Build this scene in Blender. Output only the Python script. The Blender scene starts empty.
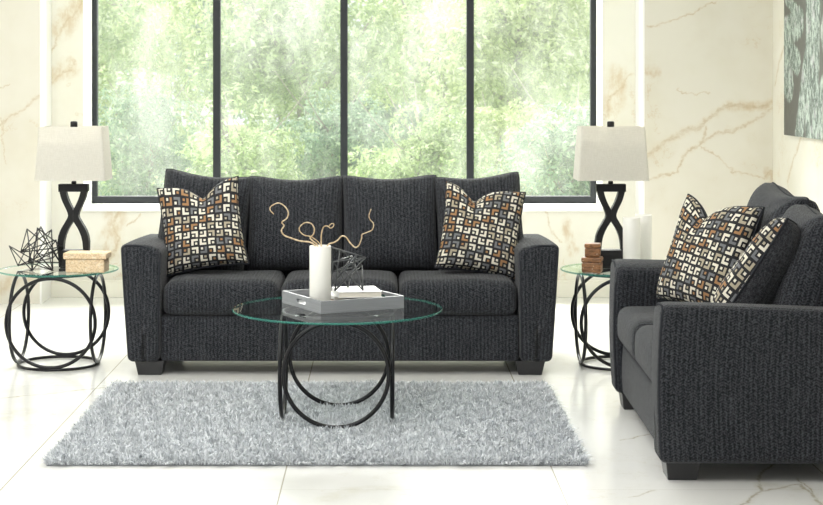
import bpy, bmesh, math, random
import numpy as np
from mathutils import Vector, Matrix, Euler

C = bpy.context.scene.collection
SC = bpy.context.scene
R = math.radians

# ------------------------------------------------------------------ camera
CX, CY, F, HC = 384.0, 81.0, 1640.0, 1.51      # vanishing point, focal length in px, eye height
cam = bpy.data.cameras.new('camera')
camo = bpy.data.objects.new('camera', cam); C.objects.link(camo)
camo.location = (0, 0, HC); camo.rotation_euler = (R(90), 0, 0)
cam.sensor_width = 36; cam.lens = F / 823 * 36
cam.shift_x = (411.5 - CX) / 823; cam.shift_y = -(252.5 - CY) / 823
cam.clip_end = 300
cam.dof.use_dof = True; cam.dof.focus_distance = 7.9; cam.dof.aperture_fstop = 9.0
SC.camera = camo

# ------------------------------------------------------------------ light
w = bpy.data.worlds.new('World'); SC.world = w; w.use_nodes = True
bg = w.node_tree.nodes['Background']
bg.inputs[0].default_value = (0.93, 0.97, 1.0, 1); bg.inputs[1].default_value = 1.0

def area(name, loc, target, sx, sy, power, col=(1, 1, 1)):
    l = bpy.data.lights.new(name, 'AREA'); l.shape = 'RECTANGLE'; l.size = sx; l.size_y = sy
    l.energy = power; l.color = col
    o = bpy.data.objects.new(name, l); C.objects.link(o); o.location = loc
    o.rotation_euler = (Vector(target) - Vector(loc)).to_track_quat('-Z', 'Y').to_euler()
    return o
sun = bpy.data.lights.new('sun', 'SUN'); sun.energy = 5.0; sun.angle = R(3); sun.color = (1, .96, .86)
suno = bpy.data.objects.new('sun', sun); C.objects.link(suno)
suno.rotation_euler = Vector((.45, -.50, -1.0)).to_track_quat('-Z', 'Y').to_euler()
suno.location = (-6, 20, 14)
area('window_daylight', (-0.3, 14.6, 4.4), (-0.3, 8.6, 0.3), 5.0, 2.4, 1300, (1, .985, .95))
area('room_softbox', (-1.5, 4.8, 3.02), (0.6, 8.6, 0.3), 3.0, .6, 85, (1, .985, .96))
area('ceiling_softbox', (-0.6, 8.4, 3.12), (-0.6, 8.6, 0), 4.0, 4.5, 75, (1, .985, .96))
SC.view_settings.view_transform = 'Standard'; SC.view_settings.look = 'None'
SC.view_settings.gamma = 1; SC.view_settings.exposure = 0.12
SC.view_settings.use_curve_mapping = False

# ------------------------------------------------------------------ helpers
def at(x, y, D):                       # photo pixel at distance D -> place
    return Vector(((x - CX) * D / F, D, HC - (y - CY) * D / F))

def on_floor(x, y):
    D = HC * F / (y - CY); return ((x - CX) * D / F, D)

def tag(o, label=None, cat=None, group=None, kind=None):
    if label: o['label'] = label
    if cat: o['category'] = cat
    if group: o['group'] = group
    if kind: o['kind'] = kind
    return o

def empty(name, loc=(0, 0, 0), rz=0):
    o = bpy.data.objects.new(name, None); C.objects.link(o)
    o.location = loc; o.rotation_euler = (0, 0, rz); o.empty_display_size = .1
    return o

def link(name, me, mat, parent=None, smooth=True):
    o = bpy.data.objects.new(name, me); C.objects.link(o)
    if mat:
        for m in (mat if isinstance(mat, (list, tuple)) else [mat]): me.materials.append(m)
    if smooth:
        me.polygons.foreach_set('use_smooth', [True] * len(me.polygons))
    if parent: o.parent = parent
    return o

def copy_tree(o, parent=None):
    c = o.copy(); C.objects.link(c); c.parent = parent
    for ch in list(o.children): copy_tree(ch, c)
    return c

class MB:
    """collects verts / faces / uvs and makes one mesh"""
    def __init__(s): s.v = []; s.f = []; s.uv = []; s.mi = []
    def add(s, vs, fs, uvs=None, mi=0):
        b = len(s.v); s.v += [tuple(p) for p in vs]
        for k, f in enumerate(fs):
            s.f.append(tuple(i + b for i in f)); s.mi.append(mi)
            s.uv.append(uvs[k] if uvs else None)
        return s
    def box(s, x0, x1, y0, y1, z0, z1, M=None, mi=0):
        P = [Vector((x, y, z)) for z in (z0, z1) for y in (y0, y1) for x in (x0, x1)]
        if M is not None: P = [M @ p for p in P]
        return s.add(P, [(0, 2, 3, 1), (4, 5, 7, 6), (0, 1, 5, 4), (2, 6, 7, 3), (0, 4, 6, 2), (1, 3, 7, 5)], None, mi)
    def tube(s, pts, r, n=8, closed=False, caps=True):
        pts = [Vector(p) for p in pts]; N = len(pts)
        rad = r if isinstance(r, (list, tuple)) else [r] * N
        rings = []; up = None
        for i, p in enumerate(pts):
            if closed: t = pts[(i + 1) % N] - pts[i - 1]
            else: t = pts[min(i + 1, N - 1)] - pts[max(i - 1, 0)]
            t.normalize()
            if up is None:
                up = t.orthogonal().normalized()
            up = (up - t * up.dot(t)).normalized(); sd = t.cross(up)
            rings.append([p + (up * math.cos(2 * math.pi * k / n) + sd * math.sin(2 * math.pi * k / n)) * rad[i] for k in range(n)])
        vs = [q for ring in rings for q in ring]; fs = []
        for i in range(N if closed else N - 1):
            j = (i + 1) % N
            for k in range(n):
                l = (k + 1) % n
                fs.append((i * n + k, i * n + l, j * n + l, j * n + k))
        if not closed and caps:
            fs.append(tuple(range(n - 1, -1, -1))); fs.append(tuple((N - 1) * n + k for k in range(n)))
        return s.add(vs, fs)
    def ring(s, c, R_, r, axis='z', n=64, k=10):
        pts = []
        for i in range(n):
            a = 2 * math.pi * i / n; u, v = R_ * math.cos(a), R_ * math.sin(a)
            pts.append({'z': (c[0] + u, c[1] + v, c[2]), 'y': (c[0] + u, c[1], c[2] + v), 'x': (c[0], c[1] + u, c[2] + v)}[axis])
        return s.tube(pts, r, k, closed=True)
    def lathe(s, c, prof, n=48, mi=0):
        vs = []; fs = []
        for (r, z) in prof:
            for k in range(n):
                a = 2 * math.pi * k / n; vs.append((c[0] + r * math.cos(a), c[1] + r * math.sin(a), c[2] + z))
        for i in range(len(prof) - 1):
            for k in range(n):
                l = (k + 1) % n; fs.append((i * n + k, i * n + l, (i + 1) * n + l, (i + 1) * n + k))
        return s.add(vs, fs, None, mi)
    def mesh(s, name, boxuv=True):
        me = bpy.data.meshes.new(name); me.from_pydata(s.v, [], s.f); me.update()
        uvl = me.uv_layers.new(name='UVMap')
        co = me.vertices
        for p, uv in zip(me.polygons, s.uv):
            n = p.normal; ax = max(range(3), key=lambda i: abs(n[i]))
            for q, li in enumerate(p.loop_indices):
                if uv: uvl.data[li].uv = uv[q]
                else:
                    c = co[me.loops[li].vertex_index].co
                    uvl.data[li].uv = (c.y, c.z) if ax == 0 else ((c.x, c.z) if ax == 1 else (c.x, c.y))
        if any(s.mi): me.polygons.foreach_set('material_index', s.mi)
        return me
    def build(s, name, mat, parent=None, smooth=False, bevel=0, seg=2, sub=0):
        o = link(name, s.mesh(name), mat, parent, smooth)
        if bevel:
            m = o.modifiers.new('bevel', 'BEVEL'); m.width = bevel; m.segments = seg; m.limit_method = 'ANGLE'; m.angle_limit = R(35)
        return o

def soft_box(w, d, h, r, n=(14, 10, 8), deform=None):
    """rounded box centred at origin, bottom z=0; dense grid near the edges; uvs in metres"""
    hs = (w / 2, d / 2, h / 2)
    def axis(half, n):
        rr = min(r, half * .98); k = 5
        a = [-half + rr * (1 - math.cos(math.pi / 2 * i / k)) * 0 + rr * (1 - math.cos(math.pi / 2 * i / k)) for i in range(k)]
        mid = [-(half - rr) + 2 * (half - rr) * i / n for i in range(n + 1)]
        return a + mid + [-q for q in reversed(a)]
    ax = [axis(hs[i], n[i]) for i in range(3)]
    m = MB(); idx = {}
    def vert(p):
        key = tuple(round(q, 6) for q in p)
        if key in idx: return idx[key]
        inner = [max(-(hs[i] - min(r, hs[i] * .98)), min(hs[i] - min(r, hs[i] * .98), p[i])) for i in range(3)]
        dvec = Vector([p[i] - inner[i] for i in range(3)])
        q = Vector(inner) + (dvec.normalized() * min(r, min(hs) * .98 if 0 else r) if dvec.length > 1e-9 else dvec)
        # keep axes thinner than r in bounds
        q = Vector([max(-hs[i], min(hs[i], q[i])) for i in range(3)])
        if deform: q = Vector(deform(q.x, q.y, q.z + h / 2, w, d, h))
        else: q.z += h / 2
        idx[key] = len(m.v); m.v.append(tuple(q)); return idx[key]
    for a in range(3):
        b, c = [(1, 2), (0, 2), (0, 1)][a]
        for sgn in (-1, 1):
            for i in range(len(ax[b]) - 1):
                for j in range(len(ax[c]) - 1):
                    q = []; uv = []
                    for (ii, jj) in ((i, j), (i + 1, j), (i + 1, j + 1), (i, j + 1)):
                        p = [0, 0, 0]; p[a] = sgn * hs[a]; p[b] = ax[b][ii]; p[c] = ax[c][jj]
                        q.append(vert(p)); uv.append((p[b], p[c]))
                    flip = (sgn > 0) if a == 1 else (sgn < 0)
                    if flip: q.reverse(); uv.reverse()
                    m.f.append(tuple(q)); m.uv.append(uv); m.mi.append(0)
    return m

def pillow(W, H, T, pinch=.06, chop=0, N=30, wr=0.0, seed=0, power=.42, edge_t=.004, sag=0, cu0=0, rc=0):
    """knife edge cushion, standing in the xz plane, front is -y, centre at origin."""
    rnd = random.Random(seed); ph = [rnd.uniform(0, 6.28) for _ in range(8)]
    def P(u, v, sgn):
        x = W / 2 * u * (1 - pinch * (1 - v * v) )
        z = H / 2 * v * (1 - pinch * (1 - u * u) )
        kk = 1 - rc * (u * v) ** 8; x *= kk; z *= kk
        g = max(0, (1 - u ** 4)) ** power * max(0, (1 - v ** 4)) ** power
        bot = 1 + .18 * (-v) * (1 - abs(v) * .3)
        y = sgn * (T / 2 * g * bot + edge_t * 0)
        # wrinkles fan from the corners
        cr = 0
        for q, (cu, cv) in enumerate(((-1, -1), (1, -1), (-1, 1), (1, 1))):
            dd = math.hypot(u - cu, v - cv); an = math.atan2(v - cv, u - cu)
            cr += math.sin(an * 9 + ph[q]) * math.exp(-(dd / .55) ** 2) * min(1, dd * 4)
        cr += .5 * math.sin(u * 5 + ph[4] + v * 2) * math.sin(v * 4 + ph[5])
        y += sgn * wr * cr * g
        if chop:
            k = math.exp(-(abs(u - cu0) / .30) ** 1.4) * max(0, (v + .1) / 1.1) ** 2
            z -= chop * k * (1 if v > 0 else 0)
            y *= 1 - .45 * k
            x += 0
        if sag: z -= sag * math.exp(-((u) / .8) ** 2) * max(0, v) ** 2
        return (x, y, z)
    m = MB(); n = N
    us = [math.sin(math.pi / 2 * (-1 + 2 * i / n)) * .55 + (-1 + 2 * i / n) * .45 for i in range(n + 1)]
    def arc(along_u):
        acc = [0]; last = Vector(P(us[0], .12, -1) if along_u else P(.12, us[0], -1))
        for q in us[1:]:
            c = Vector(P(q, .12, -1) if along_u else P(.12, q, -1)); acc.append(acc[-1] + (c - last).length); last = c
        return [a - acc[-1] / 2 for a in acc]
    su, sv = arc(True), arc(False)
    ids = {}
    for sgn in (-1, 1):
        for i in range(n + 1):
            for j in range(n + 1):
                if sgn == 1 and (i in (0, n) or j in (0, n)): ids[(sgn, i, j)] = ids[(-1, i, j)]; continue
                ids[(sgn, i, j)] = len(m.v); m.v.append(P(us[i], us[j], sgn))
    for sgn in (-1, 1):
        for i in range(n):
            for j in range(n):
                q = [(i, j), (i + 1, j), (i + 1, j + 1), (i, j + 1)]
                if sgn == 1: q.reverse()
                m.f.append(tuple(ids[(sgn, a, b)] for a, b in q))
                m.uv.append([(su[a], sv[b]) for a, b in q]); m.mi.append(0 if sgn == -1 else 1)
    rim = [P(us[i], -1, -1) for i in range(n)] + [P(1, us[j], -1) for j in range(n)] + [P(us[n - i], 1, -1) for i in range(n)] + [P(-1, us[n - j], -1) for j in range(n)]
    return m, rim

# ------------------------------------------------------------------ materials
class NT:
    def __init__(s, name):
        s.m = bpy.data.materials.new(name); s.m.use_nodes = True; s.t = s.m.node_tree
        s.b = s.t.nodes['Principled BSDF']; s.out = s.t.nodes['Material Output']
    def n(s, typ, **kw):
        x = s.t.nodes.new(typ)
        for k, v in kw.items():
            if k == 'ins':
                for a, b in v.items(): s.set(x.inputs[a], b)
            else: setattr(x, k, v)
        return x
    def set(s, sock, v):
        if isinstance(v, bpy.types.NodeSocket): s.t.links.new(v, sock)
        else:
            if isinstance(v, tuple) and sock.type == 'RGBA' and len(v) == 3: v = v + (1,)
            sock.default_value = v
    def math(s, op, a, b=0, c=0, clamp=False):
        x = s.t.nodes.new('ShaderNodeMath'); x.operation = op; x.use_clamp = clamp
        s.set(x.inputs[0], a); s.set(x.inputs[1], b); s.set(x.inputs[2], c); return x.outputs[0]
    def vm(s, op, a, b=None, scale=None, out=0):
        x = s.t.nodes.new('ShaderNodeVectorMath'); x.operation = op
        s.set(x.inputs[0], a)
        if b is not None: s.set(x.inputs[1], b)
        if scale is not None: s.set(x.inputs['Scale'], scale)
        return x.outputs['Value'] if op in ('DOT_PRODUCT', 'LENGTH', 'DISTANCE') else x.outputs[0]
    def mix(s, f, a, b, mode='MIX'):
        x = s.t.nodes.new('ShaderNodeMix'); x.data_type = 'RGBA'; x.blend_type = mode
        s.set(x.inputs['Factor'], f); s.set(x.inputs[6], a); s.set(x.inputs[7], b); return x.outputs[2]
    def noise(s, vec, scale, detail=3, rough=.55, dist=0, col=False):
        x = s.n('ShaderNodeTexNoise', ins={'Scale': scale, 'Detail': detail, 'Roughness': rough, 'Distortion': dist})
        s.set(x.inputs['Vector'], vec); return x.outputs['Color' if col else 'Fac']
    def ramp(s, f, stops):
        x = s.t.nodes.new('ShaderNodeMapRange'); x.interpolation_type = 'SMOOTHSTEP'
        s.set(x.inputs[0], f); x.inputs[1].default_value = stops[0]; x.inputs[2].default_value = stops[1]
        x.inputs[3].default_value = stops[2]; x.inputs[4].default_value = stops[3]; return x.outputs[0]
    def obj(s): return s.n('ShaderNodeTexCoord').outputs['Object']
    def uv(s): return s.n('ShaderNodeTexCoord').outputs['UV']
    def mapping(s, v, scale=(1, 1, 1), loc=(0, 0, 0), rot=(0, 0, 0)):
        return s.n('ShaderNodeMapping', ins={'Vector': v, 'Scale': scale, 'Location': loc, 'Rotation': rot}).outputs[0]
    def bump(s, h, strength=.3, dist=.01):
        return s.n('ShaderNodeBump', ins={'Height': h, 'Strength': strength, 'Distance': dist}).outputs[0]
    def P(s, **kw):
        names = {'col': 'Base Color', 'rough': 'Roughness', 'metal': 'Metallic', 'spec': 'Specular IOR Level', 'normal': 'Normal',
                 'sheen': 'Sheen Weight', 'sheenr': 'Sheen Roughness', 'coat': 'Coat Weight', 'sub': 'Subsurface Weight'}
        for k, v in kw.items(): s.set(s.b.inputs[names[k]], v)
        return s
    def dist_poly(s, p, lines):
        """smallest distance (minus nothing) from p to polylines, each with own width: returns min(d/width)"""
        best = None
        for pts, wd in lines:
            for a, b in zip(pts[:-1], pts[1:]):
                a = Vector((a[0], a[1], 0)); b = Vector((b[0], b[1], 0)); ba = b - a
                pa = s.vm('SUBTRACT', p, tuple(a))
                t = s.math('ADD', s.vm('DOT_PRODUCT', pa, tuple(ba / max(1e-9, ba.length_squared))), 0, clamp=True)
                q = s.vm('SUBTRACT', pa, s.vm('SCALE', tuple(ba), scale=t))
                d = s.math('MULTIPLY', s.vm('LENGTH', q), 1 / wd)
                best = d if best is None else s.math('MINIMUM', best, d)
        return best

def simple(name, col, rough=.5, metal=0, spec=.5):
    t = NT(name); t.P(col=col, rough=rough, metal=metal, spec=spec); return t.m

def marble(name, plane, lines, patches, base=(.80, .765, .665), rough=.28, scale=1.0):
    """plane: function giving (u,v) sockets order; lines / patches in that plane, metres"""
    t = NT(name); o = t.obj()
    sp = t.n('ShaderNodeSeparateXYZ'); t.set(sp.inputs[0], o)
    u, v = [sp.outputs[k] for k in plane]
    cb = t.n('ShaderNodeCombineXYZ'); t.set(cb.inputs[0], u); t.set(cb.inputs[1], v); p0 = cb.outputs[0]
    wob = t.vm('SUBTRACT', t.noise(p0, 5, 4, .65, col=True), (.5, .5, .5))
    wob2 = t.vm('SUBTRACT', t.noise(p0, 26, 3, .7, col=True), (.5, .5, .5))
    p = t.vm('ADD', t.vm('ADD', p0, t.vm('SCALE', wob, scale=.13)), t.vm('SCALE', wob2, scale=.03))
    p = t.vm('MULTIPLY', p, (1, 1, 0))
    cloud = t.noise(p0, 1.3, 4, .6)
    dark = tuple(c * k for c, k in zip(base, (.93, .915, .87)))
    col = t.mix(t.ramp(cloud, (.42, .7, 0, 1)), base, dark)
    # random faint hair veins
    hv = t.noise(t.vm('ADD', p0, t.vm('SCALE', wob, scale=.5)), 1.6, 5, .6)
    hair = t.ramp(t.math('ABSOLUTE', t.math('SUBTRACT', hv, .5)), (0.0, .012, .45, 0))
    hair = t.math('MULTIPLY', hair, t.ramp(cloud, (.5, .62, 0, 1)))
    col = t.mix(hair, col, (.60, .46, .28))
    if patches:
        d = t.dist_poly(p, patches)
        f = t.math('MULTIPLY', t.ramp(d, (0.2, 1.0, .75, 0)), t.ramp(t.noise(t.mapping(p0, (1, .5, 1)), 14, 5, .7), (.35, .62, .15, 1)))
        col = t.mix(f, col, (.60, .48, .31))
    if lines:
        d = t.dist_poly(p, lines)
        k = t.ramp(t.noise(p0, 9, 4, .7), (.3, .65, .35, 1))
        soft = t.math('MULTIPLY', t.ramp(d, (0.0, 2.2, .36, 0)), k)
        col = t.mix(soft, col, (.66, .54, .37))
        core = t.math('MULTIPLY', t.ramp(d, (0.25, 1.0, .85, 0)), k)
        col = t.mix(t.math('MULTIPLY', core, t.ramp(t.noise(t.mapping(p0, (30, 60, 1)), 1, 3, .7), (.35, .6, .25, .85))), col, (.54, .44, .28))
    t.P(col=col, rough=rough, spec=.4); return t

M = {}
def wl(pts, D, wd): return ([((x - CX) * D / F, HC - (y - CY) * D / F) for x, y in pts], wd)
def sl(pts, X, wd): return ([(X * F / (x - CX), HC - (y - CY) * X / (x - CX)) for x, y in pts], wd)
DW, DP = 11.46, 11.12
M['marble_pier'] = marble('marble_pier', 'XZ', base=(.76, .73, .645), lines=[
    wl([(648, 154), (672, 138), (699, 127), (719, 111), (735, 104), (759, 106), (773, 103)], DP, .020),
    wl([(699, 142), (727, 133), (751, 121), (773, 109)], DP, .013),
    wl([(650, 181), (676, 170), (684, 156), (699, 143), (706, 128)], DP, .010),
    wl([(699, 147), (719, 160), (735, 172), (763, 178), (771, 168)], DP, .007),
    wl([(648, 26), (680, 16), (719, 0)], DP, .007),
    wl([(678, 90), (695, 97), (710, 93)], DP, .005),
    wl([(-12, 134), (12, 116), (28, 105), (41, 95)], DP, .012),
    wl([(2, 118), (2, 145), (6, 165)], DP, .006),
    wl([(-8, 90), (8, 84)], DP, .005)],
    patches=[wl([(735, 106), (765, 104)], DP, .06), wl([(640, 66), (656, 72)], DP, .05), wl([(768, 170), (772, 186)], DP, .05), wl([(-6, 290), (24, 276)], DP, .08)]).m
M['marble_bay'] = marble('marble_bay', 'XZ', [
    wl([(80, 2), (66, 22), (58, 40), (52, 56)], DW, .011),
    wl([(74, 60), (70, 68), (53, 82)], DW, .008),
    wl([(633, 72), (622, 84), (610, 98), (607, 118)], DW, .012),
    wl([(124, 206), (112, 222), (118, 240), (108, 262)], DW, .010),
    wl([(140, 212), (128, 228)], DW, .006), wl([(542, 205), (550, 225), (560, 240)], DW, .007)],
    [wl([(80, 0), (60, 30)], DW, .11), wl([(70, 66), (55, 76)], DW, .09), wl([(618, 74), (612, 104)], DW, .10),
     wl([(116, 212), (108, 250)], DW, .12), wl([(566, 220), (572, 252)], DW, .05)], base=(.79, .775, .695)).m
M['marble_side'] = marble('marble_side', 'YZ', [
    sl([(784, 46), (779, 66), (775, 84)], 2.635, .014), sl([(801, 137), (794, 158), (788, 182)], 2.635, .016)],
    [], base=(.82, .80, .73)).m
fv = []
def fl(pts, wd): fv.append(([on_floor(*q) for q in pts], wd))
fl([(774, 462), (757, 478), (761, 491), (743, 506)], .010); fl([(761, 491), (781, 488), (801, 484), (815, 496), (820, 512)], .010)
fl([(795, 478), (812, 488), (815, 496)], .006); fl([(628, 497), (655, 491)], .006)
fl([(0, 398), (50, 394), (108, 387)], .007); fl([(620, 440), (660, 432), (690, 428)], .006)
fp = [([on_floor(325, 500), on_floor(352, 490), on_floor(388, 488)], .06), ([on_floor(0, 418), on_floor(20, 412)], .12),
      ([on_floor(765, 485), on_floor(800, 490)], .05)]

def floor_material():
    t = NT('floor_tile'); o = t.obj()
    wob = t.vm('SUBTRACT', t.noise(o, 6, 4, .65, col=True), (.5, .5, .5))
    p = t.vm('MULTIPLY', t.vm('ADD', o, t.vm('SCALE', wob, scale=.09)), (1, 1, 0))
    cloud = t.noise(o, 1.1, 5, .6)
    col = t.mix(t.ramp(cloud, (.45, .75, 0, 1)), (.80, .80, .785), (.70, .70, .675))
    hv = t.noise(t.vm('ADD', o, t.vm('SCALE', wob, scale=.5)), 1.1, 5, .6)
    hair = t.ramp(t.math('ABSOLUTE', t.math('SUBTRACT', hv, .5)), (0, .014, .38, 0))
    col = t.mix(t.math('MULTIPLY', hair, t.ramp(cloud, (.46, .6, 0, 1))), col, (.60, .55, .43))
    d = t.dist_poly(p, fp)
    col = t.mix(t.math('MULTIPLY', t.ramp(d, (.1, 1.2, .5, 0)), t.ramp(t.noise(o, 12, 4, .7), (.35, .62, .2, 1))), col, (.62, .60, .50))
    d = t.dist_poly(p, fv); k = t.ramp(t.noise(o, 11, 4, .7), (.3, .62, .2, 1))
    col = t.mix(t.math('MULTIPLY', t.ramp(d, (0, 3, .30, 0)), k), col, (.62, .58, .46))
    col = t.mix(t.math('MULTIPLY', t.ramp(d, (.2, 1, .75, 0)), k), col, (.42, .38, .28))
    sp = t.n('ShaderNodeSeparateXYZ'); t.set(sp.inputs[0], o)
    gx = t.math('MULTIPLY', t.math('PINGPONG', t.math('ADD', sp.outputs[0], .381 + 1.035 * 20), .5175), 1)
    gy = t.math('PINGPONG', t.math('ADD', sp.outputs[1], .15), 1.035)
    g1 = t.math('LESS_THAN', gx, .0028); g2 = t.math('LESS_THAN', gy, .0022)
    col = t.mix(t.math('MAXIMUM', g1, t.math('MULTIPLY', g2, .35)), col, (.42, .40, .33))
    t.P(col=col, rough=.16, spec=.5); return t.m
M['floor'] = floor_material()

def fabric(name, base=(.010, .011, .0135), fleck=(.066, .070, .080), rib=.0185):
    t = NT(name); u = t.uv()
    sp = t.n('ShaderNodeSeparateXYZ'); t.set(sp.inputs[0], u)
    # chenille ribs running up and down, each broken into short slanted strokes
    wv = t.noise(u, 30, 2, .5)
    ux = t.math('ADD', sp.outputs[0], t.math('MULTIPLY', t.math('SUBTRACT', wv, .5), .004))
    ribs = t.math('PINGPONG', t.math('MULTIPLY', ux, 1 / rib), .5)
    sign = t.math('SIGN', t.math('SUBTRACT', t.math('FRACT', t.math('MULTIPLY', ux, .5 / rib)), .5))
    sl_ = t.math('ADD', t.math('MULTIPLY', sp.outputs[1], 1 / .011), t.math('MULTIPLY', t.math('MULTIPLY', ux, sign), 1 / rib))
    strokes = t.math('PINGPONG', sl_, .5)
    mid = t.noise(t.mapping(u, (95, 95, 1)), 1, 2, .6)
    fine = t.noise(t.mapping(u, (150, 70, 1)), 1, 3, .75)
    big = t.noise(t.mapping(u, (55, 7, 1)), 1, 3, .6)
    h = t.math('ADD', t.math('MULTIPLY', ribs, .6), t.math('ADD', t.math('MULTIPLY', strokes, .7), t.math('MULTIPLY', fine, 2.2)))
    f = t.ramp(t.math('ADD', h, t.math('ADD', t.math('MULTIPLY', big, .7), t.math('MULTIPLY', mid, .9))), (1.85, 2.75, 0, 1))
    col = t.mix(f, base, fleck)
    t.P(col=col, rough=.92, spec=.15, normal=t.bump(h, .55, .004), sheen=.12, sheenr=.5)
    return t.m
M['fabric'] = fabric('charcoal_chenille')
M['fabric_plain'] = fabric('charcoal_back', base=(.016, .017, .020), fleck=(.07, .072, .08), rib=.004)
M['piping'] = simple('charcoal_piping', (.030, .032, .038), .9, spec=.15)

def geo_fabric():
    t = NT('interlocking_corner_weave'); u = t.uv(); cell = .0435
    p = t.vm('ADD', t.vm('SCALE', t.mapping(u, rot=(0, 0, R(4))), scale=1 / cell), (40.3, 40.2, 0))
    idx = t.vm('FLOOR', p); fr = t.vm('SUBTRACT', p, idx)
    s1 = t.n('ShaderNodeSeparateXYZ'); t.set(s1.inputs[0], idx); s2 = t.n('ShaderNodeSeparateXYZ'); t.set(s2.inputs[0], fr)
    i, j = s1.outputs[0], s1.outputs[1]; x, y = s2.outputs[0], s2.outputs[1]
    # stagger, and flip the corner motif from cell to cell
    fx = t.math('MODULO', j, 2); fy = t.math('MODULO', i, 2)
    xx = t.math('ABSOLUTE', t.math('SUBTRACT', x, fx)); yy = t.math('ABSOLUTE', t.math('SUBTRACT', y, fy))
    def rect(x0, x1, y0, y1):
        a = t.math('MULTIPLY', t.math('GREATER_THAN', xx, x0), t.math('LESS_THAN', xx, x1))
        b = t.math('MULTIPLY', t.math('GREATER_THAN', yy, y0), t.math('LESS_THAN', yy, y1))
        return t.math('MULTIPLY', a, b)
    L = t.math('MAXIMUM', rect(.09, .36, .10, .87), rect(.09, .87, .10, .36))
    dot = rect(.54, .80, .54, .80)
    wn = t.n('ShaderNodeTexWhiteNoise'); wn.noise_dimensions = '2D'; t.set(wn.inputs['Vector'], idx); r = wn.outputs['Value']
    wn2 = t.n('ShaderNodeTexWhiteNoise'); wn2.noise_dimensions = '2D'; t.set(wn2.inputs['Vector'], t.vm('ADD', idx, (17.3, 5.1, 0)))
    def pick(r, stops):
        c = stops[0][1]
        for th, cc in stops[1:]: c = t.mix(t.math('GREATER_THAN', r, th), c, cc)
        return c
    cream, tan, grey, beige = (.76, .72, .61), (.36, .20, .095), (.17, .175, .185), (.42, .37, .275)
    cl = pick(r, [(0, cream), (.42, grey), (.64, tan), (.82, beige)])
    cd = pick(wn2.outputs['Value'], [(0, cream), (.62, beige), (.85, tan)])
    blk = t.mix(t.noise(t.mapping(u, (500, 500, 1)), 1, 1), (.012, .012, .015), (.035, .035, .038))
    col = t.mix(L, blk, cl); col = t.mix(dot, col, cd)
    thr = t.noise(t.mapping(u, (300, 900, 1)), 1, 2, .7)
    col = t.mix(t.math('MULTIPLY', thr, .35), col, t.mix(.5, col, (.02, .02, .02)))
    h = t.math('ADD', t.math('MAXIMUM', L, dot), t.math('MULTIPLY', thr, .7))
    t.P(col=col, rough=.85, spec=.2, normal=t.bump(h, .4, .0025)); return t.m
M['geo'] = geo_fabric()

M['black_metal'] = simple('black_metal', (.020, .020, .022), .32, .6)
M['black_lamp'] = simple('black_lamp_resin', (.012, .012, .013), .5, spec=.3)
M['frame'] = simple('dark_window_frame', (.022, .025, .029), .45, 0, spec=.3)
M['wire'] = simple('black_wire', (.018, .018, .020), .38, .5)
M['wire2'] = simple('gunmetal_wire', (.085, .09, .095), .38, .6)
M['leg'] = simple('black_block_leg', (.022, .022, .024), .38)
M['white_paint'] = simple('white_paint', (.90, .895, .87), .45)
M['white_board'] = simple('pale_baseboard', (.84, .82, .72), .35)
M['paper'] = simple('cream_pages', (.80, .76, .66), .8)
M['book_white'] = simple('white_book_cover', (.88, .88, .87), .4)
M['book_tan'] = simple('tan_book_cover', (.36, .24, .15), .6)
M['book_grey'] = simple('pale_grey_book_cover', (.72, .71, .68), .6)

def ceramic():
    t = NT('white_ribbed_ceramic'); o = t.obj(); sp = t.n('ShaderNodeSeparateXYZ'); t.set(sp.inputs[0], o)
    band = t.math('PINGPONG', t.math('MULTIPLY', sp.outputs[2], 90), .5)
    h = t.math('ADD', band, t.noise(t.mapping(o, (60, 60, 20)), 1, 2))
    t.P(col=(.84, .83, .78), rough=.35, normal=t.bump(h, .15, .002)); return t.m
M['ceramic'] = ceramic()
def wood_twig():
    t = NT('pale_twig'); o = t.obj()
    col = t.mix(t.ramp(t.noise(o, 60, 3), (.35, .65, 0, 1)), (.46, .33, .19), (.66, .53, .35))
    t.P(col=col, rough=.75); return t.m
M['twig'] = wood_twig()
def shade():
    t = NT('linen_lamp_shade'); o = t.obj()
    a = t.noise(t.mapping(o, (25, 25, 700)), 1, 2, .6); b = t.noise(t.mapping(o, (600, 600, 20)), 1, 2, .6)
    h = t.math('ADD', a, b)
    col = t.mix(t.ramp(h, (.7, 1.3, 0, 1)), (.68, .67, .62), (.82, .81, .76))
    t.P(col=col, rough=.85, spec=.15, normal=t.bump(h, .25, .001))
    tr = t.n('ShaderNodeBsdfTranslucent', ins={'Color': (.9, .86, .76, 1)})
    mx = t.n('ShaderNodeMixShader'); mx.inputs[0].default_value = .35
    t.t.links.new(t.b.outputs[0], mx.inputs[1]); t.t.links.new(tr.outputs[0], mx.inputs[2]); t.t.links.new(mx.outputs[0], t.out.inputs[0])
    return t.m
M['shade'] = shade()
def tray_mat():
    t = NT('grey_painted_wood'); o = t.obj()
    g = t.noise(t.mapping(o, (8, 8, 120)), 1, 3, .6)
    t.P(col=t.mix(g, (.19, .20, .215), (.27, .28, .295)), rough=.45); return t.m
M['tray'] = tray_mat()
def carved():
    t = NT('carved_brown_wood'); o = t.obj()
    g = t.noise(t.mapping(o, (20, 20, 90)), 1, 4, .6, dist=1)
    v = t.n('ShaderNodeTexVoronoi', ins={'Scale': 75.0}); t.set(v.inputs['Vector'], o)
    dots = t.math('LESS_THAN', v.outputs['Distance'], .16)
    col = t.mix(t.ramp(g, (.35, .65, 0, 1)), (.12, .050, .018), (.34, .16, .065))
    col = t.mix(t.math('MULTIPLY', dots, t.ramp(t.noise(o, 35, 2), (.5, .6, 0, 1))), col, (.80, .75, .62))
    t.P(col=col, rough=.45, normal=t.bump(g, .3, .003)); return t.m
M['carved'] = carved()
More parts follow.
